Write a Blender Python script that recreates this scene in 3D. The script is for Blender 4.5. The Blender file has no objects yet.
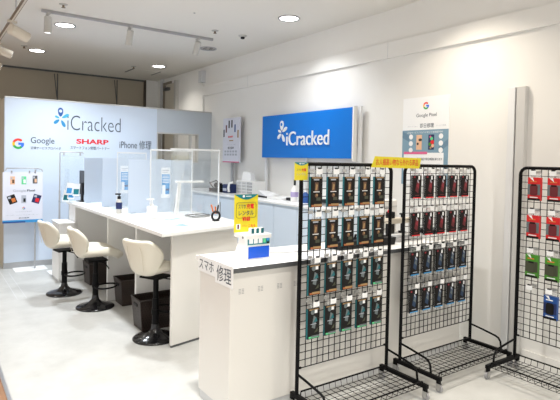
import bpy, math, random
from mathutils import Vector, Matrix
random.seed(7)
S = bpy.context.scene
COL = S.collection
PI = math.pi

# ------------------------------------------------------------------ materials
MATS = {}
def mat(name, col, rough=.5, metal=0., spec=.5, emit=None, es=0., bump=0., bscale=40., var=0., vscale=8., coat=0.):
    if name in MATS: return MATS[name]
    m = bpy.data.materials.new(name); m.use_nodes = True
    nt = m.node_tree; b = nt.nodes['Principled BSDF']
    b.inputs['Base Color'].default_value = (*col, 1); b.inputs['Roughness'].default_value = rough
    b.inputs['Metallic'].default_value = metal; b.inputs['Specular IOR Level'].default_value = spec
    b.inputs['Coat Weight'].default_value = coat
    if emit:
        b.inputs['Emission Color'].default_value = (*emit, 1); b.inputs['Emission Strength'].default_value = es
    tc = nt.nodes.new('ShaderNodeTexCoord')
    if bump:
        n = nt.nodes.new('ShaderNodeTexNoise'); n.inputs['Scale'].default_value = bscale; n.inputs['Detail'].default_value = 4
        nt.links.new(tc.outputs['Object'], n.inputs['Vector'])
        bp = nt.nodes.new('ShaderNodeBump'); bp.inputs['Strength'].default_value = bump; bp.inputs['Distance'].default_value = .01
        nt.links.new(n.outputs['Fac'], bp.inputs['Height']); nt.links.new(bp.outputs['Normal'], b.inputs['Normal'])
    if var:
        n = nt.nodes.new('ShaderNodeTexNoise'); n.inputs['Scale'].default_value = vscale; n.inputs['Detail'].default_value = 5
        nt.links.new(tc.outputs['Object'], n.inputs['Vector'])
        r = nt.nodes.new('ShaderNodeValToRGB')
        r.color_ramp.elements[0].position = .3; r.color_ramp.elements[1].position = .7
        r.color_ramp.elements[0].color = (*[c*(1-var) for c in col], 1)
        r.color_ramp.elements[1].color = (*[min(1, c*(1+var*.5)) for c in col], 1)
        nt.links.new(n.outputs['Fac'], r.inputs['Fac']); nt.links.new(r.outputs['Color'], b.inputs['Base Color'])
    MATS[name] = m
    return m

def clear_mat(name, col, transp, rough=.05, frosted=False):
    m = bpy.data.materials.new(name); m.use_nodes = True
    nt = m.node_tree; nt.nodes.clear()
    o = nt.nodes.new('ShaderNodeOutputMaterial'); mx = nt.nodes.new('ShaderNodeMixShader')
    t = nt.nodes.new('ShaderNodeBsdfTransparent'); t.inputs['Color'].default_value = (*col, 1)
    mx.inputs['Fac'].default_value = 1-transp
    nt.links.new(t.outputs[0], mx.inputs[1])
    if frosted:
        d = nt.nodes.new('ShaderNodeBsdfDiffuse'); d.inputs['Color'].default_value = (*col, 1)
        tr = nt.nodes.new('ShaderNodeBsdfTranslucent'); tr.inputs['Color'].default_value = (*col, 1)
        m2 = nt.nodes.new('ShaderNodeMixShader'); m2.inputs['Fac'].default_value = .5
        nt.links.new(d.outputs[0], m2.inputs[1]); nt.links.new(tr.outputs[0], m2.inputs[2])
        nt.links.new(m2.outputs[0], mx.inputs[2])
    else:
        g = nt.nodes.new('ShaderNodeBsdfGlossy'); g.inputs['Roughness'].default_value = rough
        d = nt.nodes.new('ShaderNodeBsdfDiffuse'); d.inputs['Color'].default_value = (.9, .93, .95, 1)
        m2 = nt.nodes.new('ShaderNodeMixShader'); m2.inputs['Fac'].default_value = .5
        nt.links.new(g.outputs[0], m2.inputs[1]); nt.links.new(d.outputs[0], m2.inputs[2])
        nt.links.new(m2.outputs[0], mx.inputs[2])
    nt.links.new(mx.outputs[0], o.inputs['Surface'])
    MATS[name] = m
    return m

def floor_mat():
    m = bpy.data.materials.new('vinyl_floor'); m.use_nodes = True; nt = m.node_tree; b = nt.nodes['Principled BSDF']
    tc = nt.nodes.new('ShaderNodeTexCoord')
    n1 = nt.nodes.new('ShaderNodeTexNoise'); n1.inputs['Scale'].default_value = 3.2; n1.inputs['Detail'].default_value = 8; n1.inputs['Roughness'].default_value = .65
    r = nt.nodes.new('ShaderNodeValToRGB')
    r.color_ramp.elements[0].position = .28; r.color_ramp.elements[0].color = (.43, .435, .42, 1)
    r.color_ramp.elements[1].position = .7; r.color_ramp.elements[1].color = (.55, .555, .54, 1)
    nt.links.new(tc.outputs['Object'], n1.inputs['Vector']); nt.links.new(n1.outputs['Fac'], r.inputs['Fac'])
    nt.links.new(r.outputs['Color'], b.inputs['Base Color'])
    b.inputs['Roughness'].default_value = .42; b.inputs['Specular IOR Level'].default_value = .4
    return m

def wood_mat():
    m = bpy.data.materials.new('corridor_wood'); m.use_nodes = True; nt = m.node_tree; b = nt.nodes['Principled BSDF']
    tc = nt.nodes.new('ShaderNodeTexCoord'); mp = nt.nodes.new('ShaderNodeMapping'); mp.inputs['Scale'].default_value = (12, 1, 1)
    n1 = nt.nodes.new('ShaderNodeTexNoise'); n1.inputs['Scale'].default_value = 5; n1.inputs['Detail'].default_value = 6
    r = nt.nodes.new('ShaderNodeValToRGB')
    r.color_ramp.elements[0].color = (.16, .075, .035, 1); r.color_ramp.elements[1].color = (.36, .19, .09, 1)
    nt.links.new(tc.outputs['Object'], mp.inputs['Vector']); nt.links.new(mp.outputs[0], n1.inputs['Vector'])
    nt.links.new(n1.outputs['Fac'], r.inputs['Fac']); nt.links.new(r.outputs['Color'], b.inputs['Base Color'])
    b.inputs['Roughness'].default_value = .4
    return m

def weave_mat():
    m = bpy.data.materials.new('dark_weave'); m.use_nodes = True; nt = m.node_tree; b = nt.nodes['Principled BSDF']
    tc = nt.nodes.new('ShaderNodeTexCoord'); mp = nt.nodes.new('ShaderNodeMapping'); mp.inputs['Rotation'].default_value = (PI/4, PI/4, 0)
    ck = nt.nodes.new('ShaderNodeTexChecker'); ck.inputs['Scale'].default_value = 55
    ck.inputs['Color1'].default_value = (.012, .007, .005, 1); ck.inputs['Color2'].default_value = (.030, .017, .013, 1)
    nt.links.new(tc.outputs['Object'], mp.inputs['Vector']); nt.links.new(mp.outputs[0], ck.inputs['Vector'])
    nt.links.new(ck.outputs['Color'], b.inputs['Base Color'])
    bp = nt.nodes.new('ShaderNodeBump'); bp.inputs['Strength'].default_value = .6; bp.inputs['Distance'].default_value = .004
    nt.links.new(ck.outputs['Fac'], bp.inputs['Height']); nt.links.new(bp.outputs['Normal'], b.inputs['Normal'])
    b.inputs['Roughness'].default_value = .45
    MATS['weave'] = m
    return m

M_wall = mat('wall_paint', (.80, .793, .768), .85, bump=.03, bscale=250)
M_ceil = mat('ceiling_paint', (.80, .775, .72), .9)
M_board = mat('graphic_board', (.60, .68, .79), .4)  # bluish tint paints the cool spotlight cast into the white board
M_boardg = mat('grey_board', (.50, .545, .59), .5)
M_beige = mat('beige_paint', (.50, .44, .35), .8)
M_tan = mat('tan_backwall', (.42, .37, .29), .85)
M_base = mat('grey_baseboard', (.33, .335, .34), .5)
M_white = mat('white_laminate', (.80, .80, .785), .35)
M_counter = mat('warm_white_laminate', (.76, .745, .71), .4)
M_top = mat('white_top', (.88, .885, .88), .25)
M_blab = mat('pale_blue_laminate', (.72, .81, .91), .35)
M_frame = mat('screen_frame', (.66, .68, .70), .4)
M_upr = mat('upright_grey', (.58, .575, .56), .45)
M_edge = mat('dark_edge', (.09, .095, .10), .4)
M_black = mat('black_metal', (.004, .004, .0045), .5, spec=.12)
M_blackp = mat('black_plastic', (.010, .010, .011), .5, spec=.3)
M_gloss = mat('black_gloss', (.006, .006, .007), .16)
M_leather = mat('cream_leather', (.73, .70, .60), .38, bump=.12, bscale=120)
M_seam = mat('cream_seam', (.62, .58, .47), .5)
M_chrome = mat('brushed_steel', (.55, .55, .55), .3, metal=1.)
M_gray = mat('grey_metal', (.42, .42, .43), .4, metal=.4)
M_lgray = mat('light_grey', (.60, .61, .62), .5)
M_pole = mat('pale_aluminium', (.74, .75, .76), .45)
M_paper = mat('paper_white', (.86, .87, .88), .6)
M_poster = mat('poster_lilac', (.70, .72, .81), .5)
M_blue = mat('sign_blue', (.0, .165, .62), .4, spec=.3)
M_bluep = mat('panel_blue', (.0, .09, .62), .3)
M_yel = mat('flyer_yellow', (.78, .66, .02), .5)
M_red = mat('print_red', (.72, .012, .02), .5)
M_orange = mat('print_orange', (.62, .17, .03), .5)
M_rust = mat('pack_rust', (.40, .12, .035), .5)
M_teal = mat('teal', (.0, .19, .23), .35)
M_tealb = mat('teal_bright', (.0, .12, .145), .4)
M_green = mat('print_green', (.055, .25, .015), .45)
M_lgreen = mat('light_green', (.12, .62, .28), .45)
M_navy = mat('navy', (.008, .02, .10), .4)
M_pblue = mat('pack_blue', (.01, .07, .28), .4)
M_dblue = mat('pack_dark_blue', (.012, .04, .10), .5)
M_crim = mat('pack_crimson', (.30, .02, .035), .5)
M_sky = mat('sky_blue', (.04, .29, .63), .4)
M_gtext = mat('text_grey', (.06, .08, .11), .6)
M_ltext = mat('text_light', (.42, .45, .52), .6)
M_brown = mat('pack_brown', (.13, .06, .03), .5)
M_gold = mat('pack_gold', (.36, .22, .09), .5)
M_pgray = mat('pack_grey', (.13, .16, .17), .5)
M_packb = mat('pack_black', (.009, .008, .008), .5, spec=.2)
M_maroon = mat('pack_maroon', (.13, .010, .016), .5)
M_pred = mat('pack_red', (.62, .010, .013), .4)
M_olive = mat('pack_olive', (.05, .055, .03), .5)
M_steelb = mat('poster_steel_blue', (.20, .33, .43), .5)
M_pink = mat('print_pink', (.72, .13, .28), .5)
M_peach = mat('print_peach', (.78, .48, .30), .5)
M_cream = mat('head_cream', (.66, .60, .50), .4)
M_headw = mat('head_white', (.52, .51, .48), .4)
M_brass = mat('track_bronze', (.20, .14, .08), .4, metal=.6)
M_lamp = mat('lamp_glow', (1, 1, 1), .5, emit=(1, .98, .95), es=3.)
M_lampc = mat('lamp_glow_cool', (1, 1, 1), .5, emit=(.9, .96, 1), es=4.)
M_refl = mat('reflector', (.5, .5, .52), .15, metal=1.)
M_purple = mat('lavender_label', (.40, .34, .58), .5)
M_rubber = mat('caster_grey', (.30, .30, .31), .5)
M_door = mat('door_beige', (.60, .56, .48), .6)
M_recess = mat('recess_taupe', (.24, .21, .17), .7)
M_darkb = mat('dark_brown', (.06, .045, .035), .6)
M_floor = floor_mat(); M_wood = wood_mat(); M_weave = weave_mat()
M_clear = clear_mat('clear_acrylic', (.97, .985, .99), .87)
M_sleeve = clear_mat('clear_sleeve', (.97, .97, .97), .78)
M_frost = clear_mat('frosted_acrylic', (.70, .76, .83), .12, frosted=True)
M_sheet = clear_mat('clear_sheet', (.95, .98, 1), .82)

# ------------------------------------------------------------------ mesh builder
class MB:
    def __init__(s): s.v = []; s.f = []; s.mi = []; s.sm = []; s.mats = []
    def m(s, mt):
        if mt not in s.mats: s.mats.append(mt)
        return s.mats.index(mt)
    def add(s, vs, fs, mt, smooth=False):
        o = len(s.v); i = s.m(mt)
        s.v += [tuple(v) for v in vs]
        for f in fs: s.f.append([o+k for k in f]); s.mi.append(i); s.sm.append(smooth)
        return s
    def box(s, x0, x1, y0, y1, z0, z1, mt, face=None):
        vs = [(x, y, z) for x in (x0, x1) for y in (y0, y1) for z in (z0, z1)]
        fs = [(0, 1, 3, 2), (4, 6, 7, 5), (0, 4, 5, 1), (2, 3, 7, 6), (0, 2, 6, 4), (1, 5, 7, 3)]  # -x +x -y +y -z +z
        if not face: return s.add(vs, fs, mt)
        for k, f in enumerate(fs): s.add(vs, [f], face.get(('-x', '+x', '-y', '+y', '-z', '+z')[k], mt))
        return s
    def cyl(s, a, b, r0, mt, r1=None, n=16, caps=True):
        a = Vector(a); b = Vector(b); r1 = r0 if r1 is None else r1
        d = (b-a).normalized(); u = d.orthogonal().normalized(); w = d.cross(u)
        vs = []
        for c, r in ((a, r0), (b, r1)):
            for k in range(n):
                t = 2*PI*k/n; vs.append(c+u*(r*math.cos(t))+w*(r*math.sin(t)))
        s.add(vs, [(k, (k+1) % n, n+(k+1) % n, n+k) for k in range(n)], mt, True)
        if caps:
            s.add(vs[:n], [tuple(reversed(range(n)))], mt); s.add(vs[n:], [tuple(range(n))], mt)
        return s
    def tube(s, pts, r, mt, n=8, closed=False, up=None):
        P = [Vector(p) for p in pts]; N = len(P); rings = []
        prev = None
        for i, p in enumerate(P):
            a = P[i-1] if (i > 0 or closed) else P[i]; b = P[(i+1) % N] if (i < N-1 or closed) else P[i]
            d = (b-a).normalized()
            if prev is None: u = d.orthogonal().normalized()
            else:
                u = prev-d*prev.dot(d)
                u = u.normalized() if u.length > 1e-6 else d.orthogonal().normalized()
            prev = u; w = d.cross(u)
            rings.append([p+u*(r*math.cos(2*PI*k/n))+w*(r*math.sin(2*PI*k/n)) for k in range(n)])
        vs = [v for rg in rings for v in rg]; fs = []
        for i in range(N if closed else N-1):
            j = (i+1) % N
            for k in range(n): fs.append((i*n+k, i*n+(k+1) % n, j*n+(k+1) % n, j*n+k))
        s.add(vs, fs, mt, True)
        if not closed:
            s.add(rings[0], [tuple(reversed(range(n)))], mt); s.add(rings[-1], [tuple(range(n))], mt)
        return s
    def lathe(s, prof, mt, n=32, c=(0, 0, 0), capb=True, capt=True):
        vs = [(c[0]+r*math.cos(2*PI*k/n), c[1]+r*math.sin(2*PI*k/n), c[2]+z) for r, z in prof for k in range(n)]
        fs = [(i*n+k, i*n+(k+1) % n, (i+1)*n+(k+1) % n, (i+1)*n+k) for i in range(len(prof)-1) for k in range(n)]
        s.add(vs, fs, mt, True)
        if capb and prof[0][0] > 1e-4: s.add(vs[:n], [tuple(reversed(range(n)))], mt)
        if capt and prof[-1][0] > 1e-4: s.add(vs[-n:], [tuple(range(n))], mt)
        return s
    def prism(s, poly, y0, y1, mt):          # polygon in x,z (counter-clockwise seen from -y), extruded along y
        n = len(poly); vs = [(x, y0, z) for x, z in poly]+[(x, y1, z) for x, z in poly]
        fs = [tuple(range(n)), tuple(reversed(range(n, 2*n)))]+[(k, n+k, n+(k+1) % n, (k+1) % n) for k in range(n)]
        return s.add(vs, fs, mt)
    def prismz(s, poly, z0, z1, mt):         # polygon in x,y (ccw), extruded along z
        n = len(poly); vs = [(x, y, z0) for x, y in poly]+[(x, y, z1) for x, y in poly]
        fs = [tuple(reversed(range(n))), tuple(range(n, 2*n))]+[(k, (k+1) % n, n+(k+1) % n, n+k) for k in range(n)]
        return s.add(vs, fs, mt)
    # flat print on a sheet facing -y, at depth y
    def rect(s, x0, x1, z0, z1, mt, y=-.001): return s.add([(x0, y, z0), (x1, y, z0), (x1, y, z1), (x0, y, z1)], [(0, 1, 2, 3)], mt)
    def poly(s, pts, mt, y=-.001): return s.add([(x, y, z) for x, z in pts], [tuple(range(len(pts)))], mt)
    def disc(s, x, z, r, mt, y=-.001, n=20, sx=1.): return s.poly([(x+sx*r*math.cos(2*PI*k/n), z+r*math.sin(2*PI*k/n)) for k in range(n)], mt, y)
    def ring(s, x, z, r0, r1, mt, y=-.001, a0=0., a1=2*PI, n=32):
        for k in range(n):
            t0 = a0+(a1-a0)*k/n; t1 = a0+(a1-a0)*(k+1)/n
            s.add([(x+r0*math.cos(t0), y, z+r0*math.sin(t0)), (x+r1*math.cos(t0), y, z+r1*math.sin(t0)), (x+r1*math.cos(t1), y, z+r1*math.sin(t1)), (x+r0*math.cos(t1), y, z+r0*math.sin(t1))], [(0, 1, 2, 3)], mt)
        return s
    def text(s, body, x0, x1, z0, z1, mt, y=-.001, bold=0., depth=0., keep=False):   # lettering fitted to a box
        c = bpy.data.curves.new('lettering', 'FONT'); c.body = body; c.offset = bold; c.extrude = depth; c.resolution_u = 4
        o = bpy.data.objects.new('lettering', c); COL.objects.link(o)
        me = bpy.data.meshes.new_from_object(o.evaluated_get(bpy.context.evaluated_depsgraph_get()))
        if len(me.vertices):
            xs = [v.co.x for v in me.vertices]; ys = [v.co.y for v in me.vertices]
            ax, bx, ay, by = min(xs), max(xs), min(ys), max(ys)
            sx = (x1-x0)/(bx-ax); sz = (z1-z0)/(by-ay)
            if keep: sz = sx
            s.add([(x0+(v.co.x-ax)*sx, y-(v.co.z+depth)*min(1, 1), z0+(v.co.y-ay)*sz) for v in me.vertices], [tuple(p.vertices) for p in me.polygons], mt)
        bpy.data.objects.remove(o); bpy.data.curves.remove(c); bpy.data.meshes.remove(me)
        return s
    def build(s, name, parent=None, bevel=0., loc=None, rotz=0., seg=2, label=None):
        me = bpy.data.meshes.new(name); me.from_pydata(s.v, [], s.f)
        for mt in s.mats: me.materials.append(mt)
        for p, i, sm in zip(me.polygons, s.mi, s.sm): p.material_index = i; p.use_smooth = sm
        me.update()
        o = bpy.data.objects.new(name, me); COL.objects.link(o)
        if parent: o.parent = parent
        if loc: o.location = loc
        if rotz: o.rotation_euler.z = rotz
        if bevel:
            b = o.modifiers.new('bevel', 'BEVEL'); b.width = bevel; b.segments = seg; b.limit_method = 'ANGLE'; b.angle_limit = .7
        if label: o['label'] = label
        return o

def thing(name, label, cat, loc=(0, 0, 0), rotz=0., group=None):
    o = bpy.data.objects.new(name, None); COL.objects.link(o); o.empty_display_size = .1
    o.location = loc; o.rotation_euler = (0, 0, rotz); o['label'] = label; o['category'] = cat
    if group: o['group'] = group
    return o
def tag(o, label, cat, group=None):
    o['label'] = label; o['category'] = cat
    if group: o['group'] = group
    return o
def struct(o): o['kind'] = 'structure'; return o
def dup(root, loc, label, rotz=None, group=None):
    r = root.copy(); COL.objects.link(r); r.location = loc; r['label'] = label
    if rotz is not None: r.rotation_euler.z = rotz
    if group: r['group'] = group
    for ch in list(root.children):
        c = ch.copy(); COL.objects.link(c); c.parent = r
        for g in list(ch.children):
            d = g.copy(); COL.objects.link(d); d.parent = c
    return r
def arc(cx, cz, r, a0, a1, n=6): return [(cx+r*math.cos(a0+(a1-a0)*k/n), cz+r*math.sin(a0+(a1-a0)*k/n)) for k in range(n+1)]
def rrect(x0, x1, z0, z1, r): return arc(x1-r, z0+r, r, -PI/2, 0)+arc(x1-r, z1-r, r, 0, PI/2)+arc(x0+r, z1-r, r, PI/2, PI)+arc(x0+r, z0+r, r, PI, 1.5*PI)

XW = 4.105; ZC = 3.245; YP = 7.96
# ------------------------------------------------------------------ setting
struct(MB().box(.468, XW+.1, -3, 10.75, -.1, 0, M_floor).build('floor'))
struct(MB().box(-4.5, .443, -3, 14, -.1, 0, M_wood).build('floor_corridor'))
struct(MB().box(.443, .468, -3, 14, -.1, .004, M_chrome).build('trim_1'))
struct(MB().box(-4.5, XW+.1, -3, 14, ZC, ZC+.1, M_ceil).build('ceiling'))
struct(MB().box(XW, XW+.12, -3, 10.7, 0, ZC, M_wall).build('wall_right'))
struct(MB().box(XW-.03, XW, -3, 8.26, 2.722, 2.893, M_wall).build('trim_2', bevel=.004))
b = MB()
for y in (3.83, 6.72): b.box(XW-.0315, XW-.03, y-.003, y+.003, 2.722, 2.893, M_lgray)
struct(b.build('trim_3'))
struct(MB().box(.6, XW+.1, 10.6, 10.75, 0, ZC, M_tan).build('wall_back'))
struct(MB().box(.6, 3.85, 10.56, 10.6, 3.215, ZC, M_edge).build('trim_4'))
struct(MB().box(3.83, 3.86, 10.52, 10.6, 0, ZC, M_darkb).build('trim_5'))
struct(MB().box(3.86, XW, 10.5, 10.6, 0, ZC, M_wall).build('trim_6'))
# door recess and posts on the far end of the right wall
struct(MB().box(XW-.03, XW, 9.72, 10.12, 0, 3.16, M_recess).build('door_1'))
struct(MB().box(XW-.05, XW, 10.12, 10.22, 0, ZC, M_lgray).build('trim_7'))
DOOR = struct(MB().box(XW-.05, XW-.03, 9.50, 9.95, 0, 3.1, M_door).build('door_2'))
struct(MB().box(XW-.07, XW, 9.38, 9.46, 0, 3.14, M_headw).build('trim_8'))
# partition with an opening, and its return to the left
b = MB()
b.box(.905, 3.11, YP, YP+.08, .08, 2.395, M_board)
struct(b.build('wall_partition'))
b = MB()
b.box(3.11, XW, YP, YP+.08, 2.02, 2.395, M_boardg); b.box(3.11, XW, YP, YP+.08, .08, 1.52, M_boardg)
b.box(3.86, XW, YP, YP+.08, 1.52, 2.02, M_boardg)
struct(b.build('wall_partition_side'))
b = MB()
for (x0, x1, z0, z1) in ((3.11, 3.86, 2.0, 2.02), (3.11, 3.86, 1.52, 1.54), (3.84, 3.86, 1.54, 2.0), (3.11, 3.125, 1.54, 2.0)): b.box(x0, x1, YP-.01, YP+.09, z0, z1, M_headw)
b.box(3.70, 3.74, YP+.02, YP+.05, 1.54, 2.0, M_headw)
struct(b.build('window_1'))
struct(MB().box(.905, .985, YP+.08, 10.6, 0, 2.395, M_beige).build('wall_left'))
struct(MB().box(.90, XW, YP-.012, YP+.09, 0, .08, M_base).build('baseboard_back'))
struct(MB().box(.905, XW, YP-.006, YP+.086, 2.395, 2.415, M_chrome).build('trim_9'))
struct(MB().box(XW-.012, XW, -3, 2.25, 0, .06, M_wall).build('baseboard_right'))
# far mall wall seen past the partition's left edge
struct(MB().box(-4.5, .6, 13.2, 13.4, 0, ZC, M_beige).build('wall_corridor'))
# joints of the floor finish beside the poster stands
b = MB()
b.box(.838, .844, 6.2, 7.95, 0, .0008, M_lgray); b.box(.93, .936, 6.2, 7.68, 0, .0008, M_lgray); b.box(.838, .936, 6.2, 6.206, 0, .0008, M_lgray)
struct(b.build('trim_10'))

# ceiling fixtures --------------------------------------------------------------
def downlight(x, y, label, on=True, group='round downlights set in the ceiling'):
    t = thing('downlight', label, 'ceiling light', (x, y, ZC), 0, group)
    b = MB(); b.lathe([(.128, -.001), (.128, -.012), (.112, -.013), (.104, -.004)], M_gray, 40, capb=False, capt=False); b.build('trim_ring', t)
    b = MB()
    if on: b.lathe([(.104, -.005), (.0001, -.005)], M_lamp, 32)
    else:
        b.lathe([(.113, -.006), (.09, -.002), (.0001, -.002)], M_refl, 32)
        for k in range(4): b.cyl((.06*math.cos(k*1.57+.5), .06*math.sin(k*1.57+.5), -.004), (.06*math.cos(k*1.57+.5), .06*math.sin(k*1.57+.5), -.012), .022, M_refl)
    b.build('diffuser' if on else 'reflector', t)
    return t
DL = [(1.438, 6.81, 'lit round downlight behind the leftmost head of the ceiling spotlight track'),
      (1.437, 8.74, 'lit round downlight above the graphic partition, leftmost and second lowest in the photo'),
      (3.434, 8.74, 'lit round downlight near the ceiling access hatch at the far right corner'),
      (3.442, 4.78, 'lit round downlight alone on the bare ceiling, nearest the camera')]
for x, y, l in DL: downlight(x, y, l)
downlight(3.449, 6.84, 'unlit round downlight with a shiny reflector beside the right end of the spotlight track', on=False)

def area(name, loc, power, size, col, target=None, spread=PI, shape='DISK'):
    l = bpy.data.lights.new(name, 'AREA'); l.energy = power; l.shape = shape; l.size = size; l.color = col; l.spread = spread
    o = bpy.data.objects.new(name, l); COL.objects.link(o); o.location = loc
    if target: o.rotation_euler = (Vector(target)-Vector(loc)).to_track_quat('-Z', 'Y').to_euler()
    return o
WARM2 = (1, .89, .74); WARM = (1, .95, .87); NEUT = (1, .98, .945); COOL = (.86, .93, 1)
for x, y, w, c in ((1.438, 6.81, 62, COOL), (1.437, 8.74, 14, WARM), (3.434, 8.74, 16, WARM), (3.442, 4.78, 24, (.97, .985, 1)),
                (1.438, 4.78, 58, (.96, .98, 1)), (1.438, 2.75, 60, NEUT), (3.442, 2.75, 27, WARM2), (1.438, .7, 44, WARM), (3.442, .7, 27, WARM2),
                (-.6, 2.75, 45, WARM), (-.6, .7, 36, WARM), (1.438, -1.3, 36, WARM), (3.44, -1.3, 45, WARM), (-.6, 6.8, 30, WARM)):
    area('downlight_lamp', (x, y, ZC-.02), w*.55, .20, c, spread=2.15)

# spotlight track on the ceiling
t = thing('spotlight_track', 'slim grey ceiling track across the back, carrying three small spotlights', 'light track', (0, 6.25, 0))
MB().box(1.07, 3.22, -.018, .018, ZC-.032, ZC, M_gray).build('rail', t, bevel=.003)
def spot(name, x, y, z, tilt, az, label, L=.17, r=.042, m=M_headw, group=None, hang=.05):
    t = thing(name, label, 'spotlight', (x, y, z), az, group)
    MB().box(-.045, .045, -.016, .016, -.022, 0, m).build('adapter', t, bevel=.003)
    MB().cyl((0, 0, -.02), (0, 0, -.02-hang), .009, m, n=10).build('stem', t)
    d = Vector((math.sin(tilt), 0, -math.cos(tilt))); a = Vector((0, 0, -.02-hang))-d*.02
    b = MB(); b.cyl(a, a+d*L, r, m, n=24); b.cyl(a-d*.012, a, r*.7, m, r1=r, n=24); b.build('head', t)
    e = a+d*(L+.0015)
    b = MB(); b.cyl(e-d*.001, e, r*.66, M_lampc, n=20); b.build('lens', t)
    return t
G1 = 'small spotlights on the ceiling track'
spot('track_spotlight', 1.14, 6.25, ZC-.032, .14, 1.6, 'small white spotlight at the left end of the rear ceiling track', group=G1)
spot('track_spotlight', 2.08, 6.25, ZC-.032, .34, 1.6, 'small white spotlight in the middle of the rear ceiling track', group=G1)
spot('track_spotlight', 3.0, 6.25, ZC-.032, .5, 1.6, 'small white spotlight tilted, at the right end of the rear ceiling track', group=G1)
for x, tx in ((1.14, 1.5), (2.08, 2.2), (3.0, 3.0)):
    l = bpy.data.lights.new('spotlight_lamp', 'SPOT'); l.energy = 36; l.color = COOL; l.spot_size = 1.35; l.spot_blend = .8; l.shadow_soft_size = .05
    o = bpy.data.objects.new('spotlight_lamp', l); COL.objects.link(o); o.location = (x, 6.3, ZC-.32)
    o.rotation_euler = (Vector((tx, 7.9, 1.3))-Vector(o.location)).to_track_quat('-Z', 'Y').to_euler()
# suspended bronze track at the left
t = thing('suspended_track', 'bronze lighting track hanging by rods at the upper left corner', 'light track', (.712, 0, 0))
MB().box(-.016, .016, 3.2, 8.6, 2.94, 2.972, M_brass).build('rail', t, bevel=.003)
MB().box(-.007, .007, 3.2, 8.6, 2.936, 2.9405, M_cream).build('conductor_strip', t)
for y in (4.3, 5.45, 7.6):
    MB().cyl((0, y, 2.97), (0, y, ZC), .007, M_gray, n=8).build('hanging_rod', t)
G2 = 'cream spotlights on the suspended track'
spot('gallery_spotlight', .712, 5.72, 2.94, 1.3, .45, 'large cream spotlight on the hanging track, the nearest one at top left', .19, .055, M_cream, G2, .07)
spot('gallery_spotlight', .712, 6.95, 2.94, 1.25, .0, 'cream spotlight with a bright lens on the hanging track at the left edge', .18, .05, M_cream, G2, .06)
spot('gallery_spotlight', .712, 8.0, 2.94, 1.25, .0, 'furthest cream spotlight on the hanging track, mostly cut off by the left edge', .18, .05, M_cream, G2, .06)

def sprinkler(x, y, label):
    t = thing('sprinkler_head', label, 'sprinkler', (x, y, ZC), 0, 'sprinkler heads in the ceiling')
    MB().lathe([(.045, 0), (.045, -.005), (.03, -.01), (.012, -.012)], M_headw, 20, capb=False).build('escutcheon', t)
    b = MB(); b.cyl((0, 0, -.01), (0, 0, -.035), .012, M_brass, n=10); b.cyl((0, 0, -.035), (0, 0, -.038), .022, M_brass, n=12); b.build('nozzle', t)
sprinkler(1.229, 5.9, 'small sprinkler head above the left end of the spotlight track')
sprinkler(1.219, 8.5, 'small sprinkler head beside the leftmost round downlight')
sprinkler(3.04, 5.84, 'small sprinkler head left of the smoke detector')
sprinkler(3.09, 9.07, 'small sprinkler head left of the far right downlight near the ceiling hatch')
t = thing('smoke_detector', 'white round smoke detector on the ceiling right of the small sprinkler', 'smoke detector', (3.446, 5.83, ZC))
MB().lathe([(.055, 0), (.055, -.012), (.045, -.02), (.03, -.022)], M_headw, 24, capb=False).build('base', t)
MB().lathe([(.028, -.022), (.026, -.045), (.012, -.05)], M_blackp, 20).build('sensor', t)
tag(MB().cyl((2.49, 5.29, ZC), (2.49, 5.29, ZC-.006), .012, M_gray, n=12).build('ceiling_plug'), 'tiny dark plug in the ceiling between the track and the near downlight', 'ceiling plug')
t = thing('access_hatch', 'square ceiling access hatch with two dark slots near the back', 'ceiling hatch', (3.42, 9.55, ZC))
MB().box(-.25, .25, -.25, .25, -.004, 0, M_ceil).build('panel', t)
for x in (-.27, .25): MB().box(x, x+.03, -.25, .22, -.006, 0, M_edge).build('slot', t)

# ceiling braces at the back wall
for x, l in ((2.09, 'thin V-shaped steel brace above the logo on the rear wall, left one'), (3.235, 'thin V-shaped steel brace near the right end of the rear wall, right one')):
    t = thing('ceiling_brace', l, 'brace', (x, 10.5, 0), 0, 'V-shaped braces on the rear wall')
    MB().cyl((0, 0, 2.35), (0, 0, 3.18), .011, M_edge, n=8).build('rod', t)
    MB().cyl((-.06, -.02, 3.17), (0, -.02, 2.6), .009, M_edge, n=8).build('diagonal_rod', t)
# speaker box and pole at the partition end, bracket on door
t = thing('junction_box', 'small grey box high on the right wall just under the ceiling', 'junction box', (XW, 8.27, 0))
MB().box(-.09, 0, -.06, .06, 2.96, 3.17, M_lgray).build('body', t, bevel=.006)
MB().box(-.03, 0, -.018, .018, 2.41, 2.96, M_wall).build('conduit', t, bevel=.004)
c = MB().box(XW-.11, XW-.05, 9.68, 9.92, 2.97, 3.03, M_edge).build('door_closer', DOOR, bevel=.005)
MB().cyl((XW-.1, 9.9, 3.0), (XW-.17, 9.62, 3.045), .008, M_edge, n=8).build('closer_arm', c)

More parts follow.
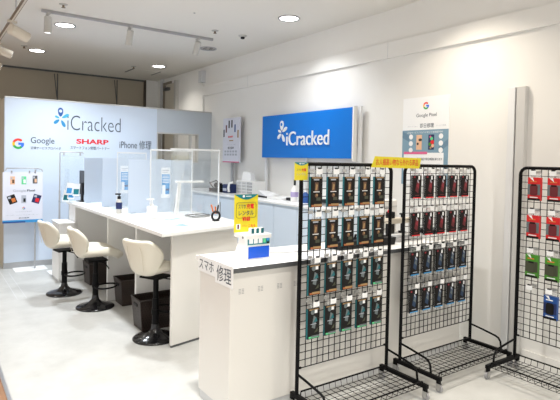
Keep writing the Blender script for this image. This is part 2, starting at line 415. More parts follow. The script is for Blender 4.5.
# ------------------------------------------------------------------ logo helpers (flat, facing -y)
def petal(mb, cx, cz, ang, L, W, mt, y=-.002, off=.18, depth=0.):
    pts = []
    n = 16
    for k in range(n):
        a = 2*PI*k/n; u = math.cos(a); v = math.sin(a)
        w = W*(.55+.45*(u+1)/2)
        pu = off*L+(u+1)/2*L; pv = v*w/2
        pts.append((cx+pu*math.cos(ang)-pv*math.sin(ang), cz+pu*math.sin(ang)+pv*math.cos(ang)))
    if depth: mb.prism(pts, y-depth, y, mt)
    else: mb.poly(pts, mt, y)
def flower(mb, cx, cz, s, mats, hole, y=-.002, depth=0.):
    angs = [90, 30, 155, -62, -140]
    for k, a in enumerate(angs):
        L = s*(.5 if k == 0 else .42 if k in (1, 3) else .36 if k == 4 else .26); W = s*(.36 if k == 0 else .22 if k != 2 else .15)
        petal(mb, cx, cz, math.radians(a), L, W, mats[k], y, .22, depth)
    mb.disc(cx, cz+s*.42, s*.085, hole, y-depth-.001)
def gmark(mb, cx, cz, r, y=-.002):
    gr = mat('g_red', (.78, .05, .03), .5); gy = mat('g_yellow', (.9, .5, .01), .5); gg = mat('g_green', (.03, .38, .07), .5); gb = mat('g_blue', (.03, .17, .82), .5)
    w = .42*r; D = math.radians
    mb.ring(cx, cz, r-w, r, gr, y, D(42), D(160), 14); mb.ring(cx, cz, r-w, r, gy, y, D(160), D(205), 8)
    mb.ring(cx, cz, r-w, r, gg, y, D(205), D(315), 14); mb.ring(cx, cz, r-w, r, gb, y, D(315), D(360), 8)
    mb.rect(cx+.02*r, cx+.97*r, cz-.21*r, cz+.21*r, gb, y-.0003)

# lettering on the partition
t = thing('wall_logo', 'large thin-lettered logo with blue petals on the white partition', 'wall sign', (0, YP, 0))
c1 = mat('petal_mid', (.02, .24, .50), .4); c2 = mat('petal_light', (.05, .38, .58), .4); c3 = mat('petal_dark', (.01, .09, .33), .4)
b = MB(); flower(b, 1.63, 2.145, .265, [c3, c2, c2, c1, c1], M_board); b.build('petal_mark', t)
MB().text('iCracked', 1.725, 2.515, 1.985, 2.205, M_gtext, -.002, bold=-.012).build('lettering', t)
t = thing('wall_letter_sign', 'multicoloured round G mark with grey lettering at left of the partition', 'wall sign', (0, YP, 0))
b = MB(); gmark(b, 1.075, 1.758, .075); b.build('round_mark', t)
b = MB(); b.text('Google', 1.235, 1.55, 1.745, 1.86, M_gtext, -.002, bold=.006); b.text('正規サービスプロバイダ', 1.235, 1.64, 1.685, 1.725, M_gtext, -.002, bold=.015); b.build('lettering', t)
t = thing('wall_letter_sign', 'bold red capital lettering with a grey line below, mid partition', 'wall sign', (0, YP, 0))
MB().text('SHARP', 1.855, 2.33, 1.785, 1.86, M_red, -.002, bold=.035).build('lettering', t)
MB().text('スマートフォン修理パートナー', 1.77, 2.345, 1.70, 1.752, M_gtext, -.002, bold=.015).build('subtitle', t, label='small grey lettering')
t = thing('wall_letter_sign', 'single line of grey repair lettering at the right end of the partition graphic', 'wall sign', (0, YP, 0))
MB().text('iPhone 修理', 2.50, 3.02, 1.73, 1.87, M_gtext, -.002, bold=.006).build('lettering', t)

# ------------------------------------------------------------------ blue hanging sign on posts by the right wall
t = thing('blue_logo_sign', 'bright blue board with white raised logo, on pale posts at the right wall', 'sign', (3.99, 5.2, 0), -PI/2)
# local x = 5.2 - y ; local -y faces into the room
MB().box(-.945, .935, 0, .045, 1.635, 2.225, M_blue).build('board', t, bevel=.004)
for x, z1 in ((-.925, 1.9), (.0, 1.9), (1.0, 2.235)):
    MB().box(x-.022, x+.022, .05, .08, 1.1, z1, M_pole).build('post', t, bevel=.003)
MB().box(.94, .965, -.005, .06, 1.6, 2.235, M_white).build('side_rail', t, bevel=.003)
b = MB(); flower(b, -.45, 1.975, .27, [M_paper]*5, M_blue, -.001, .01); b.build('petal_mark', t)
MB().text('iCracked', -.335, .545, 1.80, 1.985, M_paper, -.001, bold=.0, depth=.006).build('lettering', t)

# SHARP phone poster on a pole
t = thing('phone_poster_stand', 'narrow lilac poster with a fan of phones, on a grey pole by the wall', 'poster stand', (4.0, 7.07, 0), -PI/2)
MB().box(-.27, .27, 0, .02, 1.55, 2.26, M_poster).build('poster', t)
MB().box(-.035, .035, .022, .05, 1.1, 2.0, M_gray).build('pole', t, bevel=.003)
b = MB()
for k, (x, z, c) in enumerate(((-.235, 2.02, M_edge), (-.16, 2.09, M_maroon), (-.07, 2.16, M_blackp), (.02, 2.165, M_blackp), (.12, 2.09, M_pblue), (.215, 2.00, M_gold))):
    MB().rect(x-.02, x+.02, z-.06, z+.06, c).build('phone_picture', t)
MB().rect(-.27, .27, 1.55, 1.565, M_pink).build('base_stripe', t)
b.rect(-.06, .07, 1.955-.05, 1.99-.1, M_gold)
for r in range(2):
    for k in range(5): b.rect(-.21+.085*k, -.15+.085*k, 1.66+.05*r, 1.69+.05*r, M_ltext)
b.build('artwork', t)
MB().text('SHARP', -.1, .06, 1.945, 1.975, M_red, bold=.03).build('heading', t)
MB().text('即日修理', -.1, .09, 1.76, 1.80, M_gtext, bold=.02).build('lettering', t)
MB().text('スマートフォン修理', -.14, .14, 1.825, 1.84, M_ltext).build('caption', t)

# large phone poster on the right wall
t = thing('phone_repair_poster', 'tall white and steel-blue phone repair poster on the wall behind the middle rack', 'poster', (XW-.008, 3.325, 0), -PI/2)
MB().box(-.285, .285, 0, .0079, 1.38, 2.265, M_paper).build('sheet', t)
b = MB()
b.rect(-.285, .285, 1.38, 1.935, M_steelb); gmark(b, .01, 2.175, .036)
b.rect(-.26, .235, 1.38, 1.705, M_paper, -.002); b.rect(-.26, .04, 1.69, 1.715, M_pink, -.003)
for k in range(3):
    for x in (-.17, .20): b.disc(x, 1.855-.068*k+.012, .026, M_paper, -.003)
b.rect(-.1, -.03, 1.735, 1.885, M_peach, -.003); b.rect(.05, .12, 1.735, 1.885, M_navy, -.003)
b.disc(-.05, 1.835, .014, M_darkb, -.004, sx=1.6); b.disc(-.08, 1.795, .013, M_darkb, -.004)
for x, z, r, c in ((.09, 1.845, .018, M_lgreen), (.1, 1.81, .022, M_red), (.07, 1.79, .016, M_green), (.105, 1.775, .018, M_peach), (.075, 1.862, .012, M_pink), (.08, 1.755, .012, M_gold)): b.disc(x, z, r, c, -.004)
b.poly([(-.285, 1.86), (-.2, 1.82), (-.17, 1.87), (-.285, 1.93)], mat('steel_dark', (.13, .23, .32), .5), -.0015)
b.poly([(.2, 1.72), (.285, 1.78), (.285, 1.84), (.17, 1.76)], MATS['steel_dark'], -.0015)
b.build('artwork', t)
b = MB(); b.text('Google Pixel', -.11, .14, 2.055, 2.10, M_gtext, bold=.004); b.text('即日修理', -.06, .11, 1.955, 2.0, M_gtext, bold=.01)
b.build('heading', t); b = MB()
b.text('スマートフォン', -.22, -.09, 1.965, 1.98, M_ltext); b.text('サービス店舗', .14, .25, 1.965, 1.98, M_ltext)
b.text('正規サービスプロバイダにて修理受付中', -.22, .22, 1.90, 1.92, M_paper, -.003); b.text('Google Pixelの正規部品で即日修理を承ります', -.22, .22, 1.625, 1.655, M_gtext, -.004, bold=.01)
b.text('画面割れ・バッテリー交換', -.1, .2, 1.585, 1.60, M_ltext, -.004)
b.build('lettering', t)

# white upright profile on the right wall
t = thing('wall_upright', 'tall white aluminium upright with a dark slit on the bare right wall', 'wall upright', (XW, 2.345, 0))
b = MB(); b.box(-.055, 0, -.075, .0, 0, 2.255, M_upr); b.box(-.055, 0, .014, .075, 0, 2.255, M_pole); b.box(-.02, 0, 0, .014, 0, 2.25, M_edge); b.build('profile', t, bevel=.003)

# ------------------------------------------------------------------ back cabinets, pale blue
CX = 3.47
def cabinet(y0, label):
    t = thing('low_cabinet', label, 'cabinet', (CX, y0, 0), 0, 'pale blue cabinets along the right wall')
    MB().box(.02, .60, .002, .938, .06, 1.07, M_blab).build('body', t)
    MB().box(.05, .6, .01, .93, 0, .06, M_edge).build('plinth', t)
    for k in range(2):
        d = MB().box(0, .018, .004+.469*k, .467+.469*k, .07, 1.065, M_blab).build('door', t, bevel=.002)
        yy = .43+.075*k
        if k == 0:
            MB().box(-.008, 0, .415, .428, .81, .98, M_gray).build('handle', d, bevel=.002)
            MB().cyl((-.006, .43, .755), (0, .43, .755), .009, M_gray, n=10).build('lock', d)
    return t
for k, l in enumerate(('pale blue cabinet with a slim handle, nearest, behind the left grid rack', 'pale blue cabinet under the printers, behind the yellow rental sign', 'pale blue cabinet under the drawer organiser', 'pale blue cabinet in the far corner under the lilac poster')):
    cabinet(4.12+.94*k, l)
tag(MB().box(CX-.02, XW-.001, 4.1, 7.9, 1.07, 1.098, M_top).build('worktop', bevel=.003), 'long white worktop over the pale blue cabinets', 'worktop')
ZK = 1.098
t = thing('drawer_organizer', 'white desktop organiser with rows of small grey drawers on the worktop', 'drawer organiser', (3.80, 6.06, ZK))
MB().box(0, .22, 0, .46, 0, .19, M_white).build('body', t, bevel=.004)
for c in range(3):
    for r in range(4):
        d = MB().box(-.004, 0, .015+.148*c, .148+.148*c, .012+.044*r, .044+.044*r, M_lgray if c else M_gray).build('drawer', t, bevel=.001)
        MB().box(-.01, -.004, .05+.148*c, .11+.148*c, .02+.044*r, .03+.044*r, M_headw).build('pull', d)
tag(MB().prism([(-.09, 0), (.09, 0), (.075, .11), (-.06, .13)], -.05, .05, M_paper).build('card_display', loc=(3.9, 6.34, ZK+.191), rotz=-1.2), 'white folded card standing on top of the drawer organiser', 'card')
t = thing('headphone_stack', 'tangle of black devices and cables on the worktop left of the drawers', 'devices', (3.66, 6.85, ZK))
MB().box(-.08, .12, -.13, .13, 0, .06, M_blackp).build('case', t, bevel=.012)
MB().cyl((0, -.1, .09), (.02, .06, .10), .045, M_blackp, n=18).build('barrel', t)
MB().tube([(.0, .12, .05), (-.05, .16, .13), (.02, .08, .17), (.05, -.02, .12), (.02, -.1, .13)], .009, M_blackp).build('cable', t)
t = thing('label_printer', 'small navy and black printer beside the drawer organiser', 'printer', (3.72, 6.58, ZK))
MB().box(-.07, .1, -.06, .09, 0, .13, M_navy).build('body', t, bevel=.012)
MB().box(-.075, -.07, -.04, .07, .03, .07, M_ltext).build('slot', t)
tag(MB().tube([(3.66, 6.49, ZK+.02), (3.65, 6.49, ZK+.08), (3.66, 6.49, ZK+.15), (3.72, 6.49, ZK+.16)], .018, M_white).build('handset'), 'white curved handset standing between printer and organiser', 'handset')
t = thing('paper_stack', 'loose white papers on a black tray beside the drawer organiser', 'papers', (3.82, 5.75, ZK))
MB().box(-.13, .13, -.22, .2, 0, .018, M_blackp).build('tray', t, bevel=.004)
MB().add([(-.1, -.15, .02), (.12, -.15, .03), (.14, .12, .07), (-.06, .1, .085), (-.1, -.15, .016), (.12, -.15, .018), (.14, .12, .02), (-.06, .1, .02)], [(0, 1, 2, 3), (4, 7, 6, 5), (0, 4, 5, 1), (1, 5, 6, 2), (2, 6, 7, 3), (3, 7, 4, 0)], M_paper).build('papers', t)
t = thing('flat_scanner', 'low white flat device with a dark connector on the worktop', 'scanner', (3.80, 5.30, ZK))
MB().box(-.13, .13, -.16, .2, 0, .03, M_white).build('body', t, bevel=.008)
MB().box(-.08, .0, -.25, -.165, 0, .035, M_blackp).build('connector', t, bevel=.004)
t = thing('spray_bottle', 'white bottle with a lavender label at the end of the worktop', 'bottle', (3.70, 4.93, ZK))
MB().lathe([(.045, 0), (.048, .01), (.048, .15), (.02, .18), (.018, .2)], M_white, 24).build('body', t)
MB().lathe([(.049, .06), (.049, .12)], M_purple, 24, capb=False, capt=False).build('label_band', t)
MB().cyl((0, 0, .2), (0, 0, .27), .014, M_blackp, n=12).build('cap', t)
t = thing('squeeze_bottle', 'small blue bottle on the worktop behind the first column of packs', 'bottle', (3.72, 4.74, ZK))
MB().lathe([(.05, 0), (.052, .08), (.03, .11), (.012, .13)], M_pblue, 20).build('body', t)
MB().cyl((0, 0, .13), (0, 0, .17), .01, M_paper, n=10).build('nozzle', t)
t = thing('work_tray', 'grey rounded tray on the worktop seen through the left grid rack', 'tray', (3.78, 4.32, ZK))
MB().prismz([(x, y) for x, y in rrect(-.16, .16, -.2, .24, .08)], 0, .03, M_gray).build('base', t, bevel=.004)
MB().prismz([(x, y) for x, y in rrect(-.1, .1, -.12, .1, .04)], .031, .07, M_blackp).build('pad', t, bevel=.004)

# ------------------------------------------------------------------ long service counter
t = thing('service_counter', 'long white counter with open knee spaces, running back beside the stools', 'counter', (0, 0, 0))
MB().prismz([(1.53, 3.80), (2.40, 4.03), (2.50, 4.25), (2.50, 7.15), (1.53, 7.15)], .965, .998, M_top).build('countertop', t, bevel=.004)
MB().prismz([(1.675, 3.935), (2.40, 4.095), (2.40, 4.125), (1.675, 3.965)], .02, .965, M_counter).build('end_panel', t, bevel=.002)
MB().prismz([(1.68, 3.94), (2.39, 4.098), (2.39, 4.12), (1.68, 3.96)], 0, .02, M_edge).build('end_plinth', t)
for y, xa in ((4.72, 1.64), (5.64, 1.64), (6.79, 1.586)): MB().box(xa, 2.1, y-.02, y+.02, 0, .965, M_white).build('divider', t, bevel=.002)
MB().box(2.1, 2.125, 3.98+.15, 7.11, 0, .965, M_counter).build('back_panel', t)
MB().box(1.56, 1.585, 6.77, 7.13, 0, .965, M_white).build('front_panel', t)
MB().box(1.56, 2.5, 7.11, 7.135, 0, .965, M_white).build('far_panel', t)
t = thing('side_box', 'low white box cabinet at the far end of the long counter', 'cabinet', (1.318, 6.72, 0))
MB().box(.02, .215, 0, .40, .03, .735, M_white).build('body', t, bevel=.003)
MB().box(.01, .218, -.01, .41, .735, .755, M_top).build('top', t, bevel=.002)
MB().box(.03, .21, .01, .39, 0, .03, M_lgray).build('plinth', t)

ZS = .998
# frosted dividers
for y, x0, x1, h, l in ((5.3, 1.75, 2.48, .58, 'frosted divider standing on the counter, nearest one, behind the soap pump'), (6.12, 1.71, 2.48, .585, 'frosted divider in the middle of the counter, beside the dark bottle'), (6.74, 1.66, 2.48, .585, 'frosted divider furthest back on the counter, beside the black monitor')):
    t = thing('frosted_divider', l, 'counter divider', (x0, y, ZS), 0, 'frosted dividers across the long counter')
    MB().box(0, x1-x0, -.004, .004, .004, h, M_frost).build('panel', t)
    for x in (.05, x1-x0-.05): MB().box(x-.025, x+.025, -.04, .04, 0, .012, M_sheet).build('foot', t)
for y, x, l in ((5.3, 2.115, 'blue and white notice taped on the nearest frosted divider'), (6.12, 1.925, 'blue and white notice taped on the middle frosted divider')):
    t = thing('notice_sheet', l, 'notice', (x, y-.0045, ZS), 0, 'notices on the frosted dividers')
    b = MB(); b.box(0, .105, -.0012, 0, .16, .495, M_paper); b.build('sheet', t)
    b = MB(); b.rect(.006, .099, .20, .42, M_sky, -.002); b.rect(.012, .05, .17, .30, M_paper, -.0025); b.rect(.055, .094, .24, .26, M_navy, -.0025)
    for k in range(5): b.rect(.015, .09, .325+.018*k, .332+.018*k, M_paper, -.0025)
    b.rect(.015, .09, .46, .468, M_ltext, -.0025); b.rect(.015, .075, .44, .447, M_ltext, -.0025)
    b.build('artwork', t)
# clear screens with white frames
def screen(name, x0, x1, y, h, label, posts):
    t = thing(name, label, 'clear screen', (x0, y, ZS), 0, 'clear screens with white frames on the counter')
    w = x1-x0
    MB().box(.01, w-.01, -.0025, .0025, .03, h-.01, M_clear).build('pane', t)
    MB().box(0, w, -.009, .009, h-.016, h, M_frame).build('top_rail', t, bevel=.002)
    for p in posts: MB().box(p*w-.009 if p else 0, p*w+.009 if p < 1 else w, -.009, .009, 0, h-.016, M_frame).build('post', t, bevel=.002)
    for p in (0.03, .97): MB().box(p*w-.02, p*w+.02, -.07, .07, 0, .008, M_frame).build('foot', t)
screen('framed_screen', 1.885, 2.41, 4.5, .695, 'nearest clear screen in a white frame, above the flat print sheets', (1,))
screen('framed_screen', 1.885, 2.36, 5.02, .69, 'clear white-framed screen directly behind the white pump bottle', (0, 1))
screen('framed_screen', 1.80, 2.15, 5.85, .66, 'furthest clear white-framed screen, between the frosted dividers', (0, 1))

# pump bottles
t = thing('pump_bottle', 'white soap pump bottle standing on the long counter', 'pump bottle', (1.815, 4.77, ZS))
MB().prismz(rrect(-.048, .048, -.03, .03, .018), 0, .125, M_white).build('body', t, bevel=.012, seg=3)
b = MB(); b.cyl((0, 0, .125), (0, 0, .145), .018, M_white, n=16); b.cyl((0, 0, .145), (0, 0, .185), .006, M_white, n=8); b.build('neck', t)
b = MB(); b.box(-.055, .02, -.012, .012, .185, .198, M_white); b.build('pump_head', t, bevel=.004)
t = thing('sanitizer_bottle', 'small bottle with navy label and black pump on the counter', 'pump bottle', (1.675, 5.36, ZS))
MB().lathe([(.03, 0), (.032, .01), (.032, .13), (.015, .155)], M_headw, 20).build('body', t)
MB().lathe([(.033, .05), (.033, .12)], M_navy, 20, capb=False, capt=False).build('label_band', t)
b = MB(); b.cyl((0, 0, .155), (0, 0, .185), .018, M_blackp, n=14); b.cyl((0, 0, .185), (0, 0, .2), .006, M_blackp, n=8); b.box(-.04, .015, -.01, .01, .2, .215, M_blackp); b.build('pump_head', t)
# prints on the counter
def sheet(x, y, z, w, h, rz, label, cols, name='print_sheet', cat='print'):
    t = thing(name, label, cat, (x, y, z), rz)
    MB().box(0, w, 0, h, 0, .002, M_paper).build('paper', t)
    b = MB()
    for (a, c, d, e, m) in cols: b.add([(a*w, d*h, .0026), (c*w, d*h, .0026), (c*w, e*h, .0026), (a*w, e*h, .0026)], [(0, 1, 2, 3)], m)
    b.build('artwork', t)
    return t
LB = mat('print_paleblue', (.55, .68, .85), .4)
sheet(1.62, 4.02, ZS, .36, .27, .28, 'pale blue printed sheet lying at the near corner of the long counter', [(.05, .6, .1, .5, LB), (.62, .95, .08, .55, M_steelb), (.08, .5, .6, .9, M_ltext), (.55, .92, .62, .9, LB)])
sheet(1.72, 4.38, ZS, .42, .28, .2, 'second printed sheet on the counter in front of the clear screen', [(.05, .45, .1, .9, LB), (.5, .95, .1, .45, M_ltext), (.5, .95, .55, .9, M_steelb)])
sheet(1.66, 5.66, ZS, .30, .22, .1, 'blue printed sheet on the counter between the frosted dividers', [(.05, .95, .1, .45, LB), (.05, .6, .55, .9, M_sky)])
# desk lamp (white arm)
t = thing('desk_lamp', 'white desk lamp with a slanted arm and flat bar head behind the clear screen', 'desk lamp', (2.12, 4.86, ZS))
MB().prismz(rrect(-.07, .07, -.05, .05, .02), 0, .014, M_white).build('base', t, bevel=.003)
MB().prism([(-.03, .014), (.01, .014), (.035, .345), (.005, .345)], -.015, .015, M_white).build('arm', t, bevel=.004)
MB().box(-.02, .29, -.02, .02, .345, .368, M_white).build('head', t, bevel=.005)
# tool ring
t = thing('tool_holder', 'black ring holder with orange-handled tools on the counter', 'tools', (2.29, 4.33, ZS))
MB().tube([(.042*math.cos(a), .0, .05+.042*math.sin(a)) for a in [2*PI*k/20 for k in range(20)]], .011, M_blackp, closed=True).build('ring', t)
for x, m in ((-.02, M_orange), (.015, M_blackp), (.0, M_orange)):
    MB().cyl((x, .01, .07), (x*2.2, .015, .14+abs(x)), .008, m, n=8).build('tool_grip', t)
MB().box(-.03, .03, -.02, .02, 0, .008, M_blackp).build('base', t)
t = thing('accessory_tray', 'clear low tray with black rim beside the orange-handled tools', 'tray', (2.3, 4.72, ZS), .1)
b = MB(); b.tube([(x, y, .02) for x, y in rrect(-.13, .1, -.07, .07, .02)], .005, M_blackp, closed=True); b.build('rim', t)
MB().box(-.125, .095, -.065, .065, 0, .014, M_lgray).build('tray_base', t)
tag(MB().tube([(2.24, 5.24, ZS+.0), (2.26, 5.24, ZS+.15), (2.33, 5.25, ZS+.34), (2.38, 5.25, ZS+.46), (2.44, 5.25, ZS+.4), (2.46, 5.25, ZS+.2), (2.45, 5.25, ZS+.02)], .005, M_gray).build('looped_cable'), 'thin grey cable looping up behind the desk lamp', 'cable')
# far end: monitor, leaflets, blue boxes
t = thing('monitor', 'black monitor seen edge-on at the far end of the counter', 'monitor', (1.715, 6.97, ZS), math.radians(96))
MB().box(-.14, .14, -.015, .015, .09, .41, M_gloss).build('screen', t, bevel=.004)
MB().box(-.03, .03, .015, .035, .0, .25, M_blackp).build('neck', t)
MB().box(-.09, .09, -.06, .07, 0, .012, M_blackp).build('base', t, bevel=.003)
t = thing('leaflet_rack', 'tilted rack of blue and white leaflets at the far end of the counter', 'leaflets', (1.565, 6.88, ZS), .0)
b = MB(); b.prism([(-.17, .0), (.06, .0), (.06, .02), (-.17, .02)], -.08, .08, M_sheet); b.build('base', t)
for k, (x, z, a) in enumerate(((-.15, .02, .32), (-.09, .05, .2), (-.03, .09, .15), (-.12, .11, .3))):
    ca, sa = math.cos(a), math.sin(a)
    q = lambda u, v: (x+u*ca+v*sa*.5, z+v*ca-u*sa*.3)
    lf = MB().prism([q(0, 0), q(.085, 0), q(.085, .16), q(0, .16)], -.03-.012*k, -.027-.012*k, M_paper).build('leaflet', t)
    MB().poly([q(.01, .02), q(.075, .02), q(.075, .09), q(.01, .09)], M_sky if k % 2 else M_teal, -.0315-.012*k).build('artwork', lf)
t = thing('card_box', 'blue and white card box on the counter behind the first frosted divider', 'box', (1.80, 6.35, ZS))
MB().box(0, .2, 0, .1, 0, .05, M_sky).build('body', t, bevel=.003)
MB().box(.0, .2, 0, .1, .05, .062, M_paper).build('lid', t, bevel=.003)
tag(MB().box(2.02, 2.08, 6.3, 6.36, ZS, ZS+.14, M_paper).build('carton', bevel=.004), 'small upright white carton on the counter behind the frosted divider', 'carton')

# ------------------------------------------------------------------ stools
def seat_shell(prof, thick, name, parent, mt):
    # prof: list of (x, z, halfwidth, curl)  local forward +x
    nu = 12; vs = []; fs = []
    P = [Vector((p[0], p[1])) for p in prof]
    for i, p in enumerate(prof):
        a = P[max(0, i-1)]; b = P[min(len(P)-1, i+1)]; d = (b-a).normalized(); nrm = Vector((d.y, -d.x))   # points to the sitter side
        for k in range(nu+1):
            u = -1+2*k/nu; c = p[3]*abs(u)**2.4
            vs.append((p[0]+nrm.x*c, u*p[2], p[1]+nrm.y*c))
    n = nu+1
    for i in range(len(prof)-1):
        for k in range(nu): fs.append((i*n+k, i*n+k+1, (i+1)*n+k+1, (i+1)*n+k))
    mb = MB(); mb.add(vs, fs, mt, True); o = mb.build(name, parent)
    so = o.modifiers.new('solid', 'SOLIDIFY'); so.thickness = thick; so.offset = 0
    sb = o.modifiers.new('sub', 'SUBSURF'); sb.levels = 2; sb.render_levels = 2
    return o
def bar_stool(label, loc, rz, h=0.):
    t = thing('bar_stool', label, 'bar stool', loc, rz, 'cream bar stools at the long counter')
    MB().lathe([(.195, 0), (.197, .008), (.185, .018), (.13, .034), (.07, .055), (.04, .085), (.034, .11), (.03, .13)], M_gloss, 48).build('base', t)
    b = MB(); b.cyl((0, 0, .12), (0, 0, .36), .03, M_black, n=24); b.cyl((0, 0, .36), (0, 0, .50+h), .024, M_black, n=24); b.build('column', t)
    fr = math.radians(-50) if h == 0 else 0.
    pts = [(.03, 0, .24)]+[(.13+.10*math.cos(a), .125*math.sin(a), .235) for a in [PI-2*PI*k/24 for k in range(0, 24)]]+[(.03, 0, .235)]
    pts = [(x*math.cos(fr)-y*math.sin(fr), x*math.sin(fr)+y*math.cos(fr), z) for x, y, z in pts]
    b = MB(); b.tube(pts, .009, M_black); b.cyl((0, 0, .215), (0, 0, .26), .036, M_black, n=20); b.build('footrest', t)
    b = MB(); b.box(-.1, .1, -.1, .1, .50+h, .515+h, M_black); b.build('seat_plate', t)
    b = MB(); b.tube([(.02, -.05, .495+h), (.06, -.14, .485+h), (.09, -.17, .43+h)], .006, M_black); b.build('lever', t)
    # seat: from front tip back to bend
    s = seat_shell([(p[0], p[1]+h, *p[2:]) for p in [(.235, .52, .09, .0), (.222, .548, .15, .005), (.17, .578, .195, .02), (.09, .59, .215, .04), (.0, .588, .212, .055), (-.08, .582, .185, .06), (-.14, .585, .16, .055), (-.165, .60, .145, .05)]], .085, 'seat', t, M_leather)
    k = seat_shell([(p[0], p[1]+h, *p[2:]) for p in [(-.12, .548, .12, .03), (-.175, .565, .145, .05), (-.20, .615, .17, .08), (-.216, .67, .198, .10), (-.232, .73, .212, .10), (-.247, .785, .20, .075), (-.258, .83, .175, .045), (-.264, .86, .14, .02)]], .045, 'backrest', t, M_leather)
    b = MB()
    for u in (-.07, .07):
        b.tube([(-.205-.0225, u, .60+h), (-.227-.018, u*1.1, .68+h), (-.246-.016, u*1.15, .76+h), (-.258-.02, u*1.0, .81+h)], .0022, M_seam, n=6)
    b.build('seam', k)
    return t
bar_stool('cream bar stool furthest from the camera, beside the poster stand poles', (1.29, 6.17, 0), math.radians(8))
bar_stool('cream bar stool in the middle of the row, turned side-on to the counter', (1.446, 5.44, 0), math.radians(0))
bar_stool('cream bar stool nearest the camera with its back turned, in front of the end panel', (1.635, 4.215, 0), math.radians(26), .045)

# ------------------------------------------------------------------ waste baskets
def basket(label, loc, rz, w=.36, d=.27, h=.26):
    t = thing('wicker_basket', label, 'basket', loc, rz, 'dark brown woven baskets under the counter')
    tp = .88
    def ringp(s, z, o): return [(s*sx*w/2-o*sx, s*sy*d/2-o*sy, z) for sx, sy in ((-1, -1), (1, -1), (1, 1), (-1, 1))]
    A = ringp(tp, 0, 0); B = ringp(1, h, 0); C = ringp(1, h, .012); D = ringp(tp, .012, .012)
    fs = [(3, 2, 1, 0)]+[(k, (k+1) % 4, 4+(k+1) % 4, 4+k) for k in range(4)]+[(4+k, 4+(k+1) % 4, 8+(k+1) % 4, 8+k) for k in range(4)]+[(8+k, 8+(k+1) % 4, 12+(k+1) % 4, 12+k) for k in range(4)]+[(12, 13, 14, 15)]
    MB().add(A+B+C+D, fs, M_weave).build('body', t, bevel=.006)
    b = MB(); b.tube([(x, y, h) for x, y, z in ringp(1, h, .004)], .009, M_weave, closed=True); b.build('rim', t)
    for s in (-1, 1): MB().box(s*w/2*.985-.006, s*w/2*.985+.004, -.045, .045, h-.065, h-.04, M_blackp).build('handle_hole', t, bevel=.002)
    return t
basket('large dark woven basket behind the nearest stool', (1.785, 4.54, 0), 0, .44, .25, .285)
basket('dark woven basket in the middle knee space behind the footrest', (1.835, 5.42, 0), .0, .33, .27, .275)
basket('dark woven basket in the far knee space, smallest in view', (1.76, 6.5, 0), .05, .30, .26, .27)

# ------------------------------------------------------------------ poster stands, left
t = thing('phone_poster_stand', 'floor stand with a white phone poster at the left, blue bottom edge', 'poster stand', (1.10, 7.7, 0))
MB().box(-.13, .28, -.09, .2, 0, .006, M_paper).build('base_plate', t)
MB().cyl((.13, .03, .006), (.13, .03, 1.40), .011, M_gray, n=12).build('pole', t)
MB().tube([(-.24, .03, 1.38), (-.23, .03, 1.415), (.0, .03, 1.42), (.16, .03, 1.415), (.21, .03, 1.40), (.22, .03, 1.37)], .008, M_gray).build('top_bar', t)
for x in (-.17, .05, .12): MB().box(x-.008, x+.008, .0, .02, 1.345, 1.385, M_gray).build('clip', t)
MB().box(-.28, .22, 0, .004, .665, 1.365, M_poster).build('sheet', t)
b = MB(); b.rect(-.28, .22, .665, .705, M_sky); b.rect(-.28, .0, .665, .685, M_pblue, -.0015); b.build('base_stripe', t)
for x, z, c, c2, a in ((-.16, 1.25, M_peach, M_brown, 0), (-.02, 1.25, M_lgreen, M_paper, 0), (.12, 1.26, M_edge, M_peach, 0), (-.165, .99, M_blackp, M_orange, .35), (-.02, .99, M_ltext, M_blackp, 0), (.14, .99, M_navy, M_red, -.3)):
    b = MB(); w, h = (.03, .055) if a == 0 else (.05, .06)
    ca, sa = math.cos(a), math.sin(a)
    R = lambda u, v: (x+u*ca-v*sa, z+u*sa+v*ca)
    b.poly([R(-w, -h), R(w, -h), R(w, h), R(-w, h)], c); b.poly([R(-w*.2, -h*.7), R(w*.75, -h*.7), R(w*.75, h*.2), R(-w*.2, h*.2)], c2, -.0018)
    b.poly([R(-w*.8, h*.3), R(-w*.1, h*.3), R(-w*.1, h*.8), R(-w*.8, h*.8)], M_ltext, -.0018)
    b.build('phone_picture', t)
b = MB(); gmark(b, -.02, .865, .018); b.build('round_mark', t)
b = MB(); b.text('Google', -.155, .005, 1.085, 1.125, M_ltext, -.002); b.text('Pixel', .02, .12, 1.095, 1.125, M_gtext, -.002, bold=.02)
b.build('heading', t); b = MB()
b.text('Google Pixel 正規修理', -.12, .08, .81, .825, M_ltext, -.002); b.text('お近くの正規サービスプロバイダへお気軽にご相談ください', -.24, .18, .765, .777, M_ltext, -.002); b.text('即日修理', -.08, .05, .722, .738, M_gtext, -.002, bold=.02)
b.build('lettering', t)
t = thing('sheet_stand', 'slim grey floor stand with a hanging clear sheet beside the far stool', 'poster stand', (1.49, 7.44, 0))
MB().box(-.15, .2, -.26, .06, 0, .006, M_paper).build('base_plate', t)
MB().cyl((.0, 0, .006), (.0, 0, 1.12), .012, M_gray, n=12).build('lower_pole', t)
MB().tube([(0, 0, 1.12), (0, 0, 1.635), (.008, 0, 1.65), (.3, 0, 1.655), (.31, 0, 1.63)], .008, M_gray).build('upper_frame', t)
for x in (.05, .27): MB().box(x-.01, x+.01, -.008, .008, 1.605, 1.645, M_gray).build('clip', t)
MB().box(.02, .31, -.002, .002, 1.02, 1.61, M_sheet).build('clear_sheet', t)

